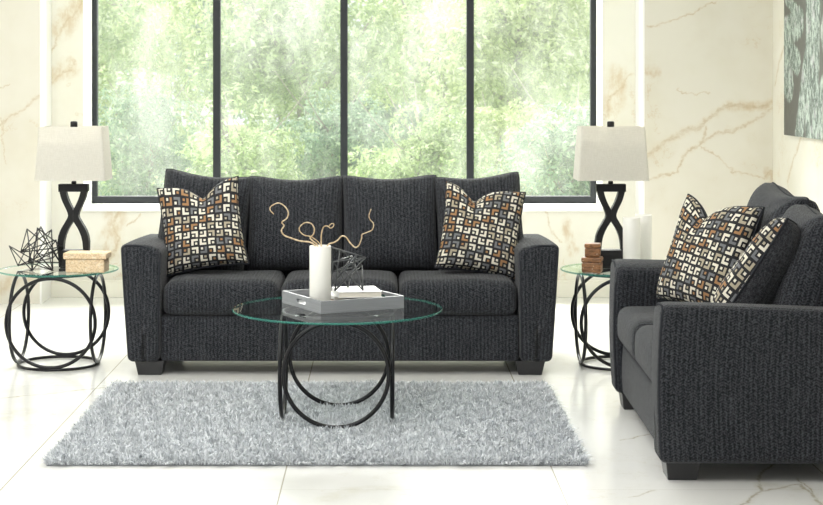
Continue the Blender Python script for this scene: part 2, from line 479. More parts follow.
def burlap():
    t = NT('woven_natural_burlap'); o = t.obj()
    a = t.noise(t.mapping(o, (90, 90, 420)), 1, 2, .6); b = t.noise(t.mapping(o, (420, 420, 90)), 1, 2, .6)
    col = t.mix(t.ramp(t.math('ADD', a, b), (.75, 1.25, 0, 1)), (.58, .41, .24), (.90, .72, .48))
    col = t.mix(t.ramp(t.noise(t.mapping(o, (40, 40, 60)), 1, 4, .7), (.52, .68, 0, .6)), col, (.90, .82, .68))
    col = t.mix(t.ramp(t.noise(t.mapping(o, (50, 50, 90), loc=(3, 1, 7)), 1, 3, .7), (.6, .7, 0, .6)), col, (.30, .20, .12))
    t.P(col=col, rough=.9, normal=t.bump(t.math('ADD', a, b), .5, .003)); return t.m
M['burlap'] = burlap()

def schlick(t):
    g = t.n('ShaderNodeNewGeometry')
    c = t.math('ABSOLUTE', t.vm('DOT_PRODUCT', g.outputs['Incoming'], g.outputs['Normal']))
    return t.math('ADD', t.math('MULTIPLY', t.math('POWER', t.math('SUBTRACT', 1, c), 5), .90), .04, clamp=True)
def table_glass():
    t = NT('table_glass')
    tr = t.n('ShaderNodeBsdfTransparent', ins={'Color': (.955, .985, .975, 1)})
    gl = t.n('ShaderNodeBsdfGlossy', ins={'Roughness': .015, 'Color': (1, 1, 1, 1)})
    mx = t.n('ShaderNodeMixShader'); t.set(mx.inputs[0], schlick(t))
    t.t.links.new(tr.outputs[0], mx.inputs[1]); t.t.links.new(gl.outputs[0], mx.inputs[2]); t.t.links.new(mx.outputs[0], t.out.inputs[0])
    return t.m
def edge_glass():
    t = NT('green_glass_edge'); t.P(col=(.05, .34, .27), rough=.08)
    tr = t.n('ShaderNodeBsdfTransparent', ins={'Color': (.55, .86, .78, 1)}); mx = t.n('ShaderNodeMixShader'); mx.inputs[0].default_value = .5
    t.t.links.new(t.b.outputs[0], mx.inputs[1]); t.t.links.new(tr.outputs[0], mx.inputs[2]); t.t.links.new(mx.outputs[0], t.out.inputs[0])
    return t.m
def pane_glass():
    t = NT('window_pane_glass'); o = t.obj()
    tr = t.n('ShaderNodeBsdfTransparent', ins={'Color': (.96, .985, .975, 1)})
    gl = t.n('ShaderNodeBsdfGlossy', ins={'Roughness': .0})
    mx = t.n('ShaderNodeMixShader'); t.set(mx.inputs[0], schlick(t))
    t.t.links.new(tr.outputs[0], mx.inputs[1]); t.t.links.new(gl.outputs[0], mx.inputs[2])
    dust_haze = t.n('ShaderNodeBsdfTranslucent', ins={'Color': (.95, .97, .96, 1)})  # dust specks plus an added haze that pales the view
    big = t.noise(t.mapping(o, (1, 1, .6)), 1.6, 5, .65)
    sp = t.noise(o, 70, 3, .8)
    f = t.math('ADD', t.ramp(big, (.35, .75, .035, .15)), t.ramp(sp, (.66, .74, 0, .08)), clamp=True)
    m2 = t.n('ShaderNodeMixShader'); t.set(m2.inputs[0], f)
    t.t.links.new(mx.outputs[0], m2.inputs[1]); t.t.links.new(dust_haze.outputs[0], m2.inputs[2]); t.t.links.new(m2.outputs[0], t.out.inputs[0])
    return t.m
def clear_under():
    t = NT('clear_glass_underside'); tr = t.n('ShaderNodeBsdfTransparent', ins={'Color': (.98, 1, .99, 1)})
    t.t.links.new(tr.outputs[0], t.out.inputs[0]); return t.m
M['tunder'] = clear_under(); M['tglass'] = table_glass(); M['tedge'] = edge_glass(); M['pane'] = pane_glass()

def leaves(name, a, b, c):
    t = NT(name); g = t.n('ShaderNodeNewGeometry')
    r = g.outputs['Random Per Island']
    col = t.mix(t.ramp(r, (0, .6, 0, 1)), a, b); col = t.mix(t.math('GREATER_THAN', r, .8), col, c)
    t.P(col=col, rough=.6, spec=.3)
    tr = t.n('ShaderNodeBsdfTranslucent'); t.set(tr.inputs[0], col)
    mx = t.n('ShaderNodeMixShader'); mx.inputs[0].default_value = .45
    t.t.links.new(t.b.outputs[0], mx.inputs[1]); t.t.links.new(tr.outputs[0], mx.inputs[2]); t.t.links.new(mx.outputs[0], t.out.inputs[0])
    return t.m
LEAF = [leaves('fresh_green_leaves', (.34, .47, .20), (.58, .70, .36), (.84, .90, .66)),
        leaves('yellow_green_leaves', (.44, .55, .22), (.70, .78, .42), (.92, .95, .72)),
        leaves('blue_green_leaves', (.20, .34, .22), (.40, .55, .38), (.66, .78, .60))]
M['bark'] = simple('grey_bark', (.34, .30, .25), .9)
def lawn():
    t = NT('grass_ground'); o = t.obj()
    t.P(col=t.mix(t.noise(o, 4, 5, .7), (.16, .26, .08), (.38, .50, .18)), rough=.9); return t.m
M['lawn'] = lawn()

# ------------------------------------------------------------------ room
def struct(name, mb, mat, bevel=0):
    o = mb.build(name, mat, None, False, bevel); o['kind'] = 'structure'; return o
XL, XR = -2.335, 1.768      # inner corners of the bay
WX0, WX1, WZ0, WZ1 = -2.103, 1.53, .63, 3.0
TOP = 3.2
struct('ceiling', MB().box(-3.5, 2.8, -1.5, 11.95, TOP, TOP + .1), M['white_paint'])
struct('wall_far_left', MB().box(-3.5, -3.35, -1.5, 11.95, 0, TOP), M['white_paint'])
struct('floor', MB().box(-3.35, 2.635, -1.5, 11.47, -.05, 0), M['floor'])
b = MB()
b.box(XL - .02, WX0, DW, 11.95, 0, TOP).box(WX1, XR + .02, DW, 11.95, 0, TOP)
b.box(WX0, WX1, DW, 11.95, 0, WZ0 - .03).box(WX0, WX1, DW, 11.95, WZ1, TOP)
struct('wall_back', b, M['marble_bay'])
struct('wall_left', MB().box(-3.35, XL, DP, 11.95, 0, TOP), M['marble_pier'])
struct('wall_right', MB().box(XR, 2.635, DP, 11.95, 0, TOP), M['marble_pier'])
struct('wall_side', MB().box(2.635, 2.80, -1.5, 11.95, 0, TOP), M['marble_side'])
# white painted reveals of the window; pier sides whitened to imitate window light
b = MB(); e = .006
b.box(WX0, WX0 + e, DW - .004, 11.80, WZ0, WZ1).box(WX1 - e, WX1, DW - .004, 11.80, WZ0, WZ1)
b.box(WX0, WX1, DW - .004, 11.80, WZ1 - e, WZ1)
struct('trim_1', b, M['white_paint'])
struct('trim_2', MB().box(WX0, WX1, DW - .03, 11.90, WZ0 - .03, WZ0), M['white_paint'], .004)
struct('lit_pier_side_left', MB().box(XL, XL + .012, DP + .004, DW, 0, TOP), M['white_paint'])  # white strip puts the window light into the pier side's colour
struct('lit_pier_side_right', MB().box(XR - .012, XR, DP + .004, DW, 0, TOP), M['white_paint'])  # same painted-in window light on the right pier's side
struct('baseboard_back', MB().box(XL + .012, XR - .012, DW - .018, DW, 0, .105).box(XL + .012, XR - .012, DW - .010, DW, .105, .118), M['white_board'], .003)
# window: frame, mullions, four panes
win = empty('window_1', (0, 11.82, WZ0)); win['kind'] = 'structure'
yf0, yf1 = 11.78, 11.84
b = MB()
def lb(x0, x1, z0, z1, y0=-.04, y1=.03, mb=None): (mb or b).box(x0, x1, y0, y1, z0 - WZ0, z1 - WZ0)
lb(WX0, WX0 + .040, WZ0 + .052, WZ1 - .05); lb(WX1 - .045, WX1, WZ0 + .052, WZ1 - .05); lb(WX0, WX1, WZ0, WZ0 + .052); lb(WX0, WX1, WZ1 - .05, WZ1)
mull = [-1.203, -.288, .620]
fo = b.build('window_frame', M['frame'], win, bevel=.004)
for mx_ in mull:
    m = MB(); lb(mx_ - .026, mx_ + .026, WZ0 + .052, WZ1 - .05, mb=m); m.build('mullion', M['frame'], win, bevel=.004)
xs = [WX0 + .04] + mull + [WX1 - .045]
for a, c in zip(xs[:-1], xs[1:]):
    m = MB(); g = .026
    x0 = a + (g if a in mull else 0); x1 = c - (g if c in mull else 0)
    vs = [(x0, 0, .052), (x1, 0, .052), (x1, 0, WZ1 - WZ0 - .05), (x0, 0, WZ1 - WZ0 - .05)]
    m.add(vs, [(0, 1, 2, 3)]); m.build('glass_pane', M['pane'], win)
# outside ground
struct('ground_outside', MB().box(-30, 30, 11.96, 70, -.45, -.35), M['lawn'])

# ------------------------------------------------------------------ trees outside
def foliage_mesh(seed, rx, ry, rz, n, blobs, size):
    rng = np.random.default_rng(seed)
    cs = rng.normal(size=(blobs, 3)); cs /= np.linalg.norm(cs, axis=1)[:, None]
    cs *= rng.uniform(.25, .80, (blobs, 1)); br = rng.uniform(.20, .42, blobs)
    k = rng.integers(0, blobs, n)
    d = rng.normal(size=(n, 3)); d /= np.linalg.norm(d, axis=1)[:, None]
    p = cs[k] + d * (br[k] * rng.uniform(.55, 1.0, n) ** .5)[:, None]
    p *= np.array([rx, ry, rz])
    nrm = d + rng.normal(size=(n, 3)) * .7 + np.array([0, 0, .5]); nrm /= np.linalg.norm(nrm, axis=1)[:, None]
    t = np.cross(nrm, rng.normal(size=(n, 3))); t /= np.linalg.norm(t, axis=1)[:, None]; s_ = np.cross(nrm, t)
    L = size * rng.uniform(.6, 1.4, n)[:, None]; W_ = L * .36
    v = np.stack([p - t * L, p + s_ * W_ + nrm * L * .15, p + t * L, p - s_ * W_ + nrm * L * .15], 1).reshape(-1, 3)
    me = bpy.data.meshes.new('foliage'); me.vertices.add(n * 4); me.vertices.foreach_set('co', v.ravel())
    me.loops.add(n * 4); me.loops.foreach_set('vertex_index', np.arange(n * 4))
    me.polygons.add(n); me.polygons.foreach_set('loop_start', np.arange(n) * 4); me.polygons.foreach_set('loop_total', np.full(n, 4))
    me.update(calc_edges=True); me.validate(); return me

def plant(kind, x, D, rx, rz, cz, n, size, mi, seed, label, trunk=True, blobs=26):
    t = empty(kind, (x, D, -.35)); cz = cz - .35 if 'tree' in kind else cz; rz *= 1.08; tag(t, label, 'tree' if 'tree' in kind else 'shrub', 'trees and shrubs outside the window')
    me = foliage_mesh(seed, rx, rx * .8, rz, int(n * 2.2), blobs, size * .58); f = link('foliage', me, LEAF[mi], t, False); f.location = (0, 0, cz)
    rnd = random.Random(seed); m = MB(); h = cz + rz * .5
    pts = [(0 + .05 * math.sin(k * 1.3 + seed), .03 * k, h * k / 7) for k in range(8)]
    r0 = .07 + .015 * rx if trunk else .03
    m.tube(pts, [r0 * (1 - .09 * k) for k in range(8)], 8)
    for q in range(7):
        k = rnd.randint(3, 6); a = rnd.uniform(0, 6.28); bp = Vector(pts[k]); ln = rx * rnd.uniform(.5, .85)
        bp2 = [bp + Vector((math.cos(a) * ln * s / 3, math.sin(a) * ln * s / 3, .22 * ln * s * (1 + .2 * s))) for s in range(4)]
        m.tube(bp2, [r0 * .45, r0 * .35, r0 * .25, r0 * .12], 6)
    m.build('trunk', M['bark'], t, True)
    return t
specs = [
 # kind, photo x, D, rx, rz, centre height above ground, leaves, size, material, seed, label
 ('tree', 120, 29, 2.3, 1.9, 2.9, 5200, .12, 1, 1, 'pale yellow-green tree behind the leftmost window pane', 1),
 ('tree', 225, 33.2, 2.6, 2.3, 3.3, 5200, .12, 2, 2, 'dark bluish tree behind the first mullion from the left', 1),
 ('tree', 300, 24.6, 1.9, 1.8, 2.8, 5200, .11, 0, 3, 'fresh green tree filling the second window pane from the left', 1),
 ('tree', 372, 37.3, 2.3, 1.6, 2.2, 4600, .13, 2, 4, 'low dark green tree under the bright gap of sky', 1),
 ('tree', 442, 28.6, 1.7, 1.9, 3.0, 5200, .11, 1, 5, 'yellow-green leafy tree filling the third window pane', 1),
 ('tree', 520, 23.8, 1.7, 1.8, 2.7, 6200, .10, 1, 6, 'bright leafy tree close behind the rightmost window pane', 1),
 ('tree', 600, 31.8, 2.0, 2.0, 3.0, 4600, .12, 0, 7, 'green tree beyond the right edge of the window', 1),
 ('tree', 40, 25.2, 2.2, 2.2, 3.0, 4200, .12, 0, 8, 'green tree beyond the left edge of the window', 1),
 ('shrub', 148, 21.4, 1.0, .95, .95, 3000, .075, 2, 9, 'bluish shrub low behind the left lampshade side of the window', 0),
 ('shrub', 245, 19.6, 1.1, .85, .85, 3200, .075, 0, 10, 'leafy green shrub low in the second window pane', 0),
 ('shrub', 330, 21.6, 1.0, .85, .90, 3000, .075, 2, 11, 'darker shrub low beside the middle mullion', 0),
 ('shrub', 420, 19.7, 1.1, .80, .80, 3200, .075, 0, 12, 'green shrub low in the third window pane', 0),
 ('shrub', 498, 21.5, .9, .85, .85, 3000, .075, 1, 13, 'yellow-green shrub low beside the right mullion', 0),
 ('shrub', 572, 17.9, 1.0, .90, .90, 3000, .075, 2, 14, 'bluish shrub low in the right corner of the window', 0)]
for (kd, px, D, rx, rz, cz, n, sz, mi, sd, lab, tr) in specs:
    plant('leafy_tree' if kd == 'tree' else 'garden_shrub', (px - CX) * D / F, D, rx, rz, cz, n, sz, mi, sd, lab, tr)
hd = []
for k, (px, D, mi, lab) in enumerate(((130, 39, 0, 'distant tall green tree far left beyond the window'), (280, 49, 1, 'distant pale tall tree beyond the second window pane'),
                            (500, 43, 0, 'distant tall green tree beyond the right mullion'), (610, 50, 2, 'distant bluish tall tree at the far right of the window'))):
    plant('leafy_tree', (px - CX) * D / F, D, 3.6 if k != 1 else 2.6, 2.8, 3.2, 7000, .15, mi, 30 + k, lab, 1, 40)
plant('leafy_tree', (385 - CX) * 54 / F, 54, 3.4, 1.7, 1.9, 5000, .15, 2, 41, 'distant low bluish tree behind the middle mullion', 1, 36)

# ------------------------------------------------------------------ sofas
def leg_mesh(w, d, h, tx=.016, ty=.01):
    m = MB(); a, b_ = w / 2, d / 2
    top = [(-a, -b_, h), (a, -b_, h), (a, b_, h), (-a, b_, h)]
    bot = [(-a + tx, -b_ + ty, 0), (a - tx, -b_ + ty, 0), (a - tx, b_ - ty, 0), (-a + tx, b_ - ty, 0)]
    return m.add(bot + top, [(3, 2, 1, 0), (4, 5, 6, 7), (0, 1, 5, 4), (1, 2, 6, 5), (2, 3, 7, 6), (3, 0, 4, 7)])

def make_sofa(name, L, seats, backs, AH=.674, DEP=.97):
    """faces -y, centred in x, front plane at y=0; seats: inner edges list; backs: list of (x0,x1,H,tilt)"""
    root = empty(name)
    aw = .215; half = L / 2; flare = .038; bz = .070
    inner = half - aw
    fab = M['fabric']
    # arms
    for s in (-1, 1):
        def df(x, y, z, w, d, h, s=s):
            out = x * s                       # >0 towards outside
            k = z / h
            # outer face flares outward with height, inner face nearly upright
            if out > 0: x = s * (out - flare * (1 - k))
            else: x = s * (out + .012 * (1 - k))
            # top slopes down a little to the back and rolls to the inside
            rear = max(0, (y + d / 2) / d)
            z = z - k * (.035 * rear ** 1.5)
            if k > .5 and out < .02: z -= (k - .5) * 2 * .030 * ((.02 - out) / .13) ** 2
            y += .012 * math.sin(math.pi * k) * (-1 if y < 0 else 0)
            return (x, y, z)
        o = soft_box(aw, DEP, AH - bz, .030, (5, 14, 12), df).build('arm', fab, root, True)
        o.location = (s * (half - aw / 2), DEP / 2, bz)
        # welt cord outlining the front panel of the arm
        pts = []
        hh = AH - bz
        xo = lambda k: s * (aw / 2 - flare * (1 - k)); xi = lambda k: s * (-aw / 2 + .012 * (1 - k))
        for k in [i / 10 for i in range(10)]: pts.append((xo(k) - s * .010, .010 - .012 * math.sin(math.pi * k), .02 + k * hh))
        pts += [(xo(1) - s * .012, .010, hh - .022), (xo(1) - s * .03, .009, hh - .007), (s * .03, .008, hh - .006), (0, .008, hh - .008), (-s * .045, .008, hh - .022), (xi(1) + s * .028, .009, hh - .045), (xi(1) + s * .011, .010, hh - .085)]
        for k in [.84 - i / 10 for i in range(9)]: pts.append((xi(k) + s * .010, .010 - .012 * math.sin(math.pi * k), k * hh))
        MB().tube([(x, y - DEP / 2 - .003, z) for x, y, z in pts], .0045, 6).build('arm_welt', M['piping'], o, True)
    # body: front rail, back
    def dr(x, y, z, w, d, h):
        return (x, y - .006 * math.sin(math.pi * min(1, max(0, z / h))) * (1 if y < 0 else 0), z)
    o = soft_box(inner * 2 + .02, .80, .235, .018, (20, 8, 5), dr).build('base_rail', fab, root, True)
    o.location = (0, .432, bz)
    def dback(x, y, z, w, d, h):
        k = z / h
        return (x, y + .10 * k - .0, z)
    o = soft_box(inner * 2 + .02, .14, .70, .045, (20, 3, 10), dback).build('back_frame', fab, root, True)
    o.location = (0, DEP - .20, bz)
    # legs
    for sx in (-1, 1):
        for yy in (.092, DEP - .09):
            o = leg_mesh(.152, .13, bz + .004).build('leg', M['leg'], root, bevel=.003)
            o.location = (sx * (half - flare - .035 - .076), yy, 0)
    # seats
    for i, (a, c) in enumerate(zip(seats[:-1], seats[1:])):
        def ds(x, y, z, w, d, h, i=i):
            u = x / (w / 2); v = y / (d / 2); k = z / h
            e = max(0, 1 - abs(u) ** 5)
            f = .022 * e * (1 - max(0, v) ** 2)
            z2 = z + f * k
            y2 = y - (.014 * math.sin(math.pi * k) * (1 - abs(u) ** 4) if y < -d * .3 else 0)
            z2 += .003 * math.sin(x * 19 + i * 2) * math.cos(y * 13) * k
            return (x * (1 - .004 * math.sin(math.pi * k)), y2, z2)
        o = soft_box(c - a - .004, .60, .165, .045, (14, 12, 4), ds).build('seat_cushion', fab, root, True)
        o.location = ((a + c) / 2, .308, .307)
    # back cushions
    for i, (a, c, zt, lean, yb, roll) in enumerate(backs):
        W_ = (c - a) + .018; H_ = zt - .455
        m, rim = pillow(W_, H_, .27, pinch=.048, rc=.035, wr=.0065, seed=i + 3 + int(L * 10), power=.34, N=34, sag=.022)
        o = link('back_cushion', m.mesh('back_cushion'), [fab, fab], root)
        o.location = ((a + c) / 2, .62 + yb, .455 + H_ / 2)
        o.rotation_euler = (R(-lean), R(roll), R([2, -1, 1.5, -2][i % 4]))
        MB().tube(rim, .0042, 6, closed=True).build('cushion_welt', M['piping'], o, True)
    return root

SL = 2.252
def sx(px, D): return (px - CX) * D / F
scx = -.226
s1 = make_sofa('sofa', SL, [-.912, -.308, .302, .912],
               [(-1.225 - scx, -.745 - scx, 1.02, 13, .0, 6), (-.745 - scx, -.225 - scx, 1.0, 13, .01, 0), (-.225 - scx, .29 - scx, 1.005, 13, .01, -.5), (.29 - scx, .755 - scx, 1.01, 13, 0, -4)])
s1.location = (scx, 8.385, 0)
tag(s1, 'long charcoal three-seat sofa in front of the window', 'sofa')
s2 = make_sofa('loveseat', 1.63, [-.602, 0, .602], [(-.63, -.02, 1.05, 14, .04, 3), (0, .61, 1.01, 14, .03, 0)], )
s2.rotation_euler = (0, 0, R(-91.2))
# near end (local +x)
off = Matrix.Rotation(R(-91.2), 3, 'Z') @ Vector((.815, 0, 0))
s2.location = (1.035 - off.x, 6.115 - off.y, 0)
tag(s2, 'charcoal loveseat seen from its side at the right, cropped by the frame', 'loveseat')

# ------------------------------------------------------------------ patterned pillows
def throw_pillow(W_, H_, T, M4, label, seed, chop=.085, cu0=0.0):
    m, rim = pillow(W_, H_, T, pinch=.07, chop=chop, cu0=cu0, wr=.005, seed=seed, power=.40, N=36)
    o = link('throw_pillow', m.mesh('throw_pillow'), [M['geo'], M['fabric_plain']])
    o.matrix_world = M4
    tag(o, label, 'pillow', 'geometric throw pillows')
    MB().tube(rim, .0048, 6, closed=True).build('pillow_welt', M['piping'], o, True)
    return o
def frame_from(center, xdir, zdir):
    x = Vector(xdir).normalized(); z = Vector(zdir).normalized(); d = x.dot(z)
    x, z = (x - z * d / 2).normalized(), (z - x * d / 2).normalized(); z = (z - x * z.dot(x)).normalized(); y = z.cross(x)
    Mx = Matrix((x, y, z)).transposed().to_4x4(); Mx.translation = Vector(center); return Mx
def quad_frame(TL, TR, BL, BR):
    c = (TL + TR + BL + BR) / 4
    return frame_from(c, (TR - TL + BR - BL), (TL - BL + TR - BR))
q = quad_frame(at(158, 184, 8.84), at(231, 178, 8.84), at(171, 276, 8.62), at(250, 267, 8.62))
throw_pillow(.440, .50, .16, q, 'patterned throw pillow leaning on the left arm of the long sofa', 1, cu0=.1)
q = quad_frame(at(455, 184, 8.84), at(520, 192, 8.84), at(434, 269, 8.63), at(513, 276, 8.66))
throw_pillow(.435, .495, .16, q, 'patterned throw pillow leaning on the right arm of the long sofa', 2, cu0=-.25)
q = quad_frame(Vector((1.395, 7.43, .985)), Vector((1.628, 7.03, .975)), Vector((1.235, 7.40, .512)), Vector((1.465, 7.00, .512)))
throw_pillow(.50, .50, .15, q, 'patterned throw pillow on the loveseat farther from the camera', 3, cu0=-.3)
q = quad_frame(Vector((1.84, 6.80, .97)), Vector((1.58, 6.40, .95)), Vector((1.53, 6.82, .52)), Vector((1.27, 6.42, .51)))
throw_pillow(.53, .51, .21, q, 'throw pillow on the loveseat showing its plain dark back, nearest the camera', 4, chop=.02)

# ------------------------------------------------------------------ rug
def rug():
    rng = np.random.default_rng(5)
    X0, X1, Y0, Y1 = -1.335, .800, 6.425, 8.10
    t = empty('shag_rug', ((X0 + X1) / 2, (Y0 + Y1) / 2, 0)); cx_, cy_ = t.location.x, t.location.y
    tag(t, 'pale grey shaggy rectangular rug under the coffee table', 'rug')
    MB().box(X0 - cx_ + .01, X1 - cx_ - .01, Y0 - cy_ + .01, Y1 - cy_ - .01, .001, .010).build('rug_backing', simple('rug_backing', (.32, .34, .36), .95), t)
    n = 95000
    p = np.zeros((n, 3)); p[:, 0] = rng.uniform(X0, X1, n) - cx_; p[:, 1] = rng.uniform(Y0, Y1, n) - cy_; p[:, 2] = .006
    # tufts clump together
    gx = np.sin(p[:, 0] * 47 + 3 * np.sin(p[:, 1] * 23)) + np.sin(p[:, 1] * 41 + 2 * np.sin(p[:, 0] * 31)); gy = np.cos(p[:, 0] * 39 - p[:, 1] * 29) + np.sin(p[:, 0] * 61 + p[:, 1] * 13)
    ang = rng.uniform(0, 2 * np.pi, n); lean = rng.uniform(.2, 1.35, n)
    d = np.stack([np.cos(ang) * lean + .30 * gx, np.sin(ang) * lean + .30 * gy, np.zeros(n)], 1)
    # edge tufts fall outwards
    ex = np.clip((np.abs(p[:, 0]) - ((X1 - X0) / 2 - .05)) / .05, 0, 1) * np.sign(p[:, 0]); ey = np.clip((np.abs(p[:, 1]) - ((Y1 - Y0) / 2 - .05)) / .05, 0, 1) * np.sign(p[:, 1])
    d[:, 0] += ex * .9; d[:, 1] += ey * .9
    L = rng.uniform(.024, .044, n)
    wid = rng.uniform(.0016, .0032, n)
    a2 = rng.uniform(0, 2 * np.pi, n); sd = np.stack([np.cos(a2), np.sin(a2), np.zeros(n)], 1)
    S = 4; v = np.zeros((n, S * 2 + 1, 3))
    for k in range(S + 1):
        s = k / S
        c = p + d * (L * (s ** 1.6) * .75)[:, None]
        c[:, 2] += L * (s - .42 * s ** 2.2 * np.clip(np.hypot(d[:, 0], d[:, 1]), 0, 1.6))
        c[:, 2] = np.maximum(c[:, 2], .004)
        if k < S:
            ww = (wid * (1 - .35 * s))[:, None]
            v[:, 2 * k] = c - sd * ww; v[:, 2 * k + 1] = c + sd * ww
        else: v[:, 2 * S] = c
    nv = S * 2 + 1; base = (np.arange(n) * nv)[:, None]
    quads = np.concatenate([base + np.array([2 * k, 2 * k + 1, 2 * k + 3, 2 * k + 2])[None] for k in range(S - 1)], 1).reshape(-1)
    tris = (base + np.array([2 * S - 2, 2 * S - 1, 2 * S])[None]).reshape(-1)
    nq = n * (S - 1)
    me = bpy.data.meshes.new('pile'); me.vertices.add(n * nv); me.vertices.foreach_set('co', v.ravel())
    me.loops.add(nq * 4 + n * 3); me.loops.foreach_set('vertex_index', np.concatenate([quads, tris]))
    me.polygons.add(nq + n)
    me.polygons.foreach_set('loop_start', np.concatenate([np.arange(nq) * 4, nq * 4 + np.arange(n) * 3]))
    me.polygons.foreach_set('loop_total', np.concatenate([np.full(nq, 4), np.full(n, 3)]))
    me.update(calc_edges=True)
    m = NT('shag_pile'); g = m.n('ShaderNodeNewGeometry'); r = g.outputs['Random Per Island']
    big = m.noise(m.obj(), 7, 3)
    col = m.mix(r, (.43, .455, .485), (.88, .91, .945)); col = m.mix(m.ramp(big, (.35, .7, 0, .35)), col, (.52, .54, .56))
    m.P(col=col, rough=.7, spec=.25)
    o = link('pile', me, m.m, t); o['kind'] = 'stuff'
rug()

# ------------------------------------------------------------------ tables
def ring_table(name, top_r, top_z, o_, r_, loc, label, tr=.0095):
    t = empty(name, loc); tag(t, label, 'table')
    th = .009
    m = MB(); n = 96; e_ = .0025
    m.lathe((0, 0, top_z - th), [(0.0001, 0), (top_r - e_, 0)], n, 2)
    m.lathe((0, 0, top_z - th), [(top_r - e_, 0), (top_r, e_), (top_r, th - e_), (top_r - e_, th)], n, 1)
    m.lathe((0, 0, top_z - th), [(top_r - e_, th), (0.0001, th)], n, 0)
    m.build('glass_top', [M['tglass'], M['tedge'], M['tunder']], t)
    bot = .012; ringz = top_z - th - .009
    rv = (ringz - .008 - bot - tr * 1.2) / 2
    zc = bot + tr + rv
    MB().ring((0, 0, bot - .002), o_ + .001, tr * .9, 'z', 72).build('base_ring', M['black_metal'], t, True)
    MB().ring((0, 0, ringz), o_ + .001, tr * .9, 'z', 72).build('top_ring', M['black_metal'], t, True)
    for (dx, dy, ax) in ((0, -o_, 'y'), (0, o_, 'y'), (-o_, 0, 'x'), (o_, 0, 'x')):
        MB().ring((dx, dy, zc), rv, tr, ax, 72).build('side_ring', M['black_metal'], t, True)
    for a in (45, 135, 225, 315):
        c_ = (math.cos(R(a)) * o_, math.sin(R(a)) * o_)
        MB().lathe((c_[0], c_[1], ringz + tr * .5), [(.0001, 0), (.009, 0), (.009, top_z - th - ringz - tr * .5), (.0001, top_z - th - ringz - tr * .5)], 16).build('glass_pad', simple('clear_pad', (.7, .72, .72), .3), t, True)
    return t
ring_table('coffee_table', .466, .503, .242, .226, (-.206, 7.285, 0), 'round glass coffee table on black rings, standing on the rug', tr=.0098)
ring_table('side_table', .315, .512, .21, .23, (-1.730, 8.72, 0), 'round glass side table left of the long sofa')
ring_table('side_table', .315, .512, .21, .23, (1.255, 8.72, 0), 'round glass side table between the sofa and the loveseat')

# ------------------------------------------------------------------ lamps
def make_lamp():
    t = empty('table_lamp')
    ppm = 187.9; yb = 269.0
    Z = lambda y: (yb - y) / ppm
    prof = [(186, 14.6, 8.2), (192, 13.8, 7.4), (193, 13.6, 7.3), (197, 12.7, 6.2), (201, 11.4, 4.8), (205, 9.6, 3.0), (208.5, 7.9, 1.2), (211, 6.7, 0), (214, 5.6, 0), (216.5, 5.1, 0),
            (219, 5.8, 0), (222, 7.6, 0), (225, 9.3, 1.8), (228, 11.2, 3.8), (232, 13.2, 5.9), (237, 14.9, 7.9), (243, 15.8, 9.3), (251, 15.6, 10.0), (260, 14.9, 9.6), (268.5, 14.4, 9.2)]
    m = MB(); dy = .026
    for s in (-1, 1):
        vs = []; fs = []
        for (y, ho, hi) in prof:
            for (x, yy) in ((hi, -dy), (ho, -dy), (ho, dy), (hi, dy)): vs.append((s * x / ppm, yy, Z(y)))
        for i in range(len(prof) - 1):
            for k in range(4):
                l = (k + 1) % 4; q = (i * 4 + k, i * 4 + l, (i + 1) * 4 + l, (i + 1) * 4 + k)
                fs.append(q if s < 0 else q[::-1])
        fs.append((0, 1, 2, 3) if s > 0 else (3, 2, 1, 0)); e = (len(prof) - 1) * 4; fs.append((e, e + 3, e + 2, e + 1) if s > 0 else (e, e + 1, e + 2, e + 3))
        m.add(vs, fs)
    m.box(-14.8 / ppm, 14.8 / ppm, -dy - .001, dy + .001, Z(192.6), Z(185))
    m.build('lamp_body', M['black_lamp'], t, bevel=.0015)
    MB().box(-.066, .066, -.046, .046, 0, .012).box(-.060, .060, -.040, .040, .012, Z(251)).build('lamp_base', M['black_lamp'], t, bevel=.003)
    MB().lathe((0, 0, Z(185)), [(.0001, 0), (.0135, 0), (.0135, .012), (.009, .016), (.009, .075), (.0001, .075)], 20).build('neck', M['black_lamp'], t, True)
    # shade: tapered rectangle, open top and bottom, with thickness and hem
    z0, z1 = Z(180.6), Z(127.2)
    def rr(z, ins=0):
        k = (z - z0) / (z1 - z0); a = .189 - .0205 * k - ins; b_ = .122 - .014 * k - ins; c = .012
        out = []
        for (sx_, sy_) in ((1, -1), (1, 1), (-1, 1), (-1, -1)):
            for q in range(4):
                an = R({(1, -1): -90, (1, 1): 0, (-1, 1): 90, (-1, -1): 180}[(sx_, sy_)] + q * 30)
                out.append((sx_ * (a - c) + c * math.cos(an), sy_ * (b_ - c) + c * math.sin(an), z))
        return out
    rings = [rr(z0), rr(z0 + .006), rr(z0 + (z1 - z0) * .33), rr(z0 + (z1 - z0) * .66), rr(z1 - .006), rr(z1), rr(z1, .003), rr(z0, .003)]
    n = 16; vs = [p for r_ in rings for p in r_]; fs = []
    for i in range(len(rings)):
        j = (i + 1) % len(rings)
        for k in range(n): l = (k + 1) % n; fs.append((i * n + k, i * n + l, j * n + l, j * n + k))
    MB().add(vs, fs).build('lamp_shade', M['shade'], t)
    # harp / spider and finial
    m = MB().tube([(0, 0, Z(176)), (0, 0, z1 + .002)], .004, 8)
    for a in (R(33), R(147), R(213), R(327)):
        m.tube([(0, 0, z1 - .012), (.165 * (1 if math.cos(a) > 0 else -1), .103 * (1 if math.sin(a) > 0 else -1), z1 - .008)], .0025, 6)
    m.build('shade_spider', simple('dark_spider_wire', (.1, .1, .1), .4, .8), t, True)
    MB().lathe((0, 0, z1), [(.0001, -.004), (.018, -.004), (.019, .0), (.019, .022), (.016, .027), (.0001, .028)], 24).build('finial', M['black_lamp'], t, True)
    return t
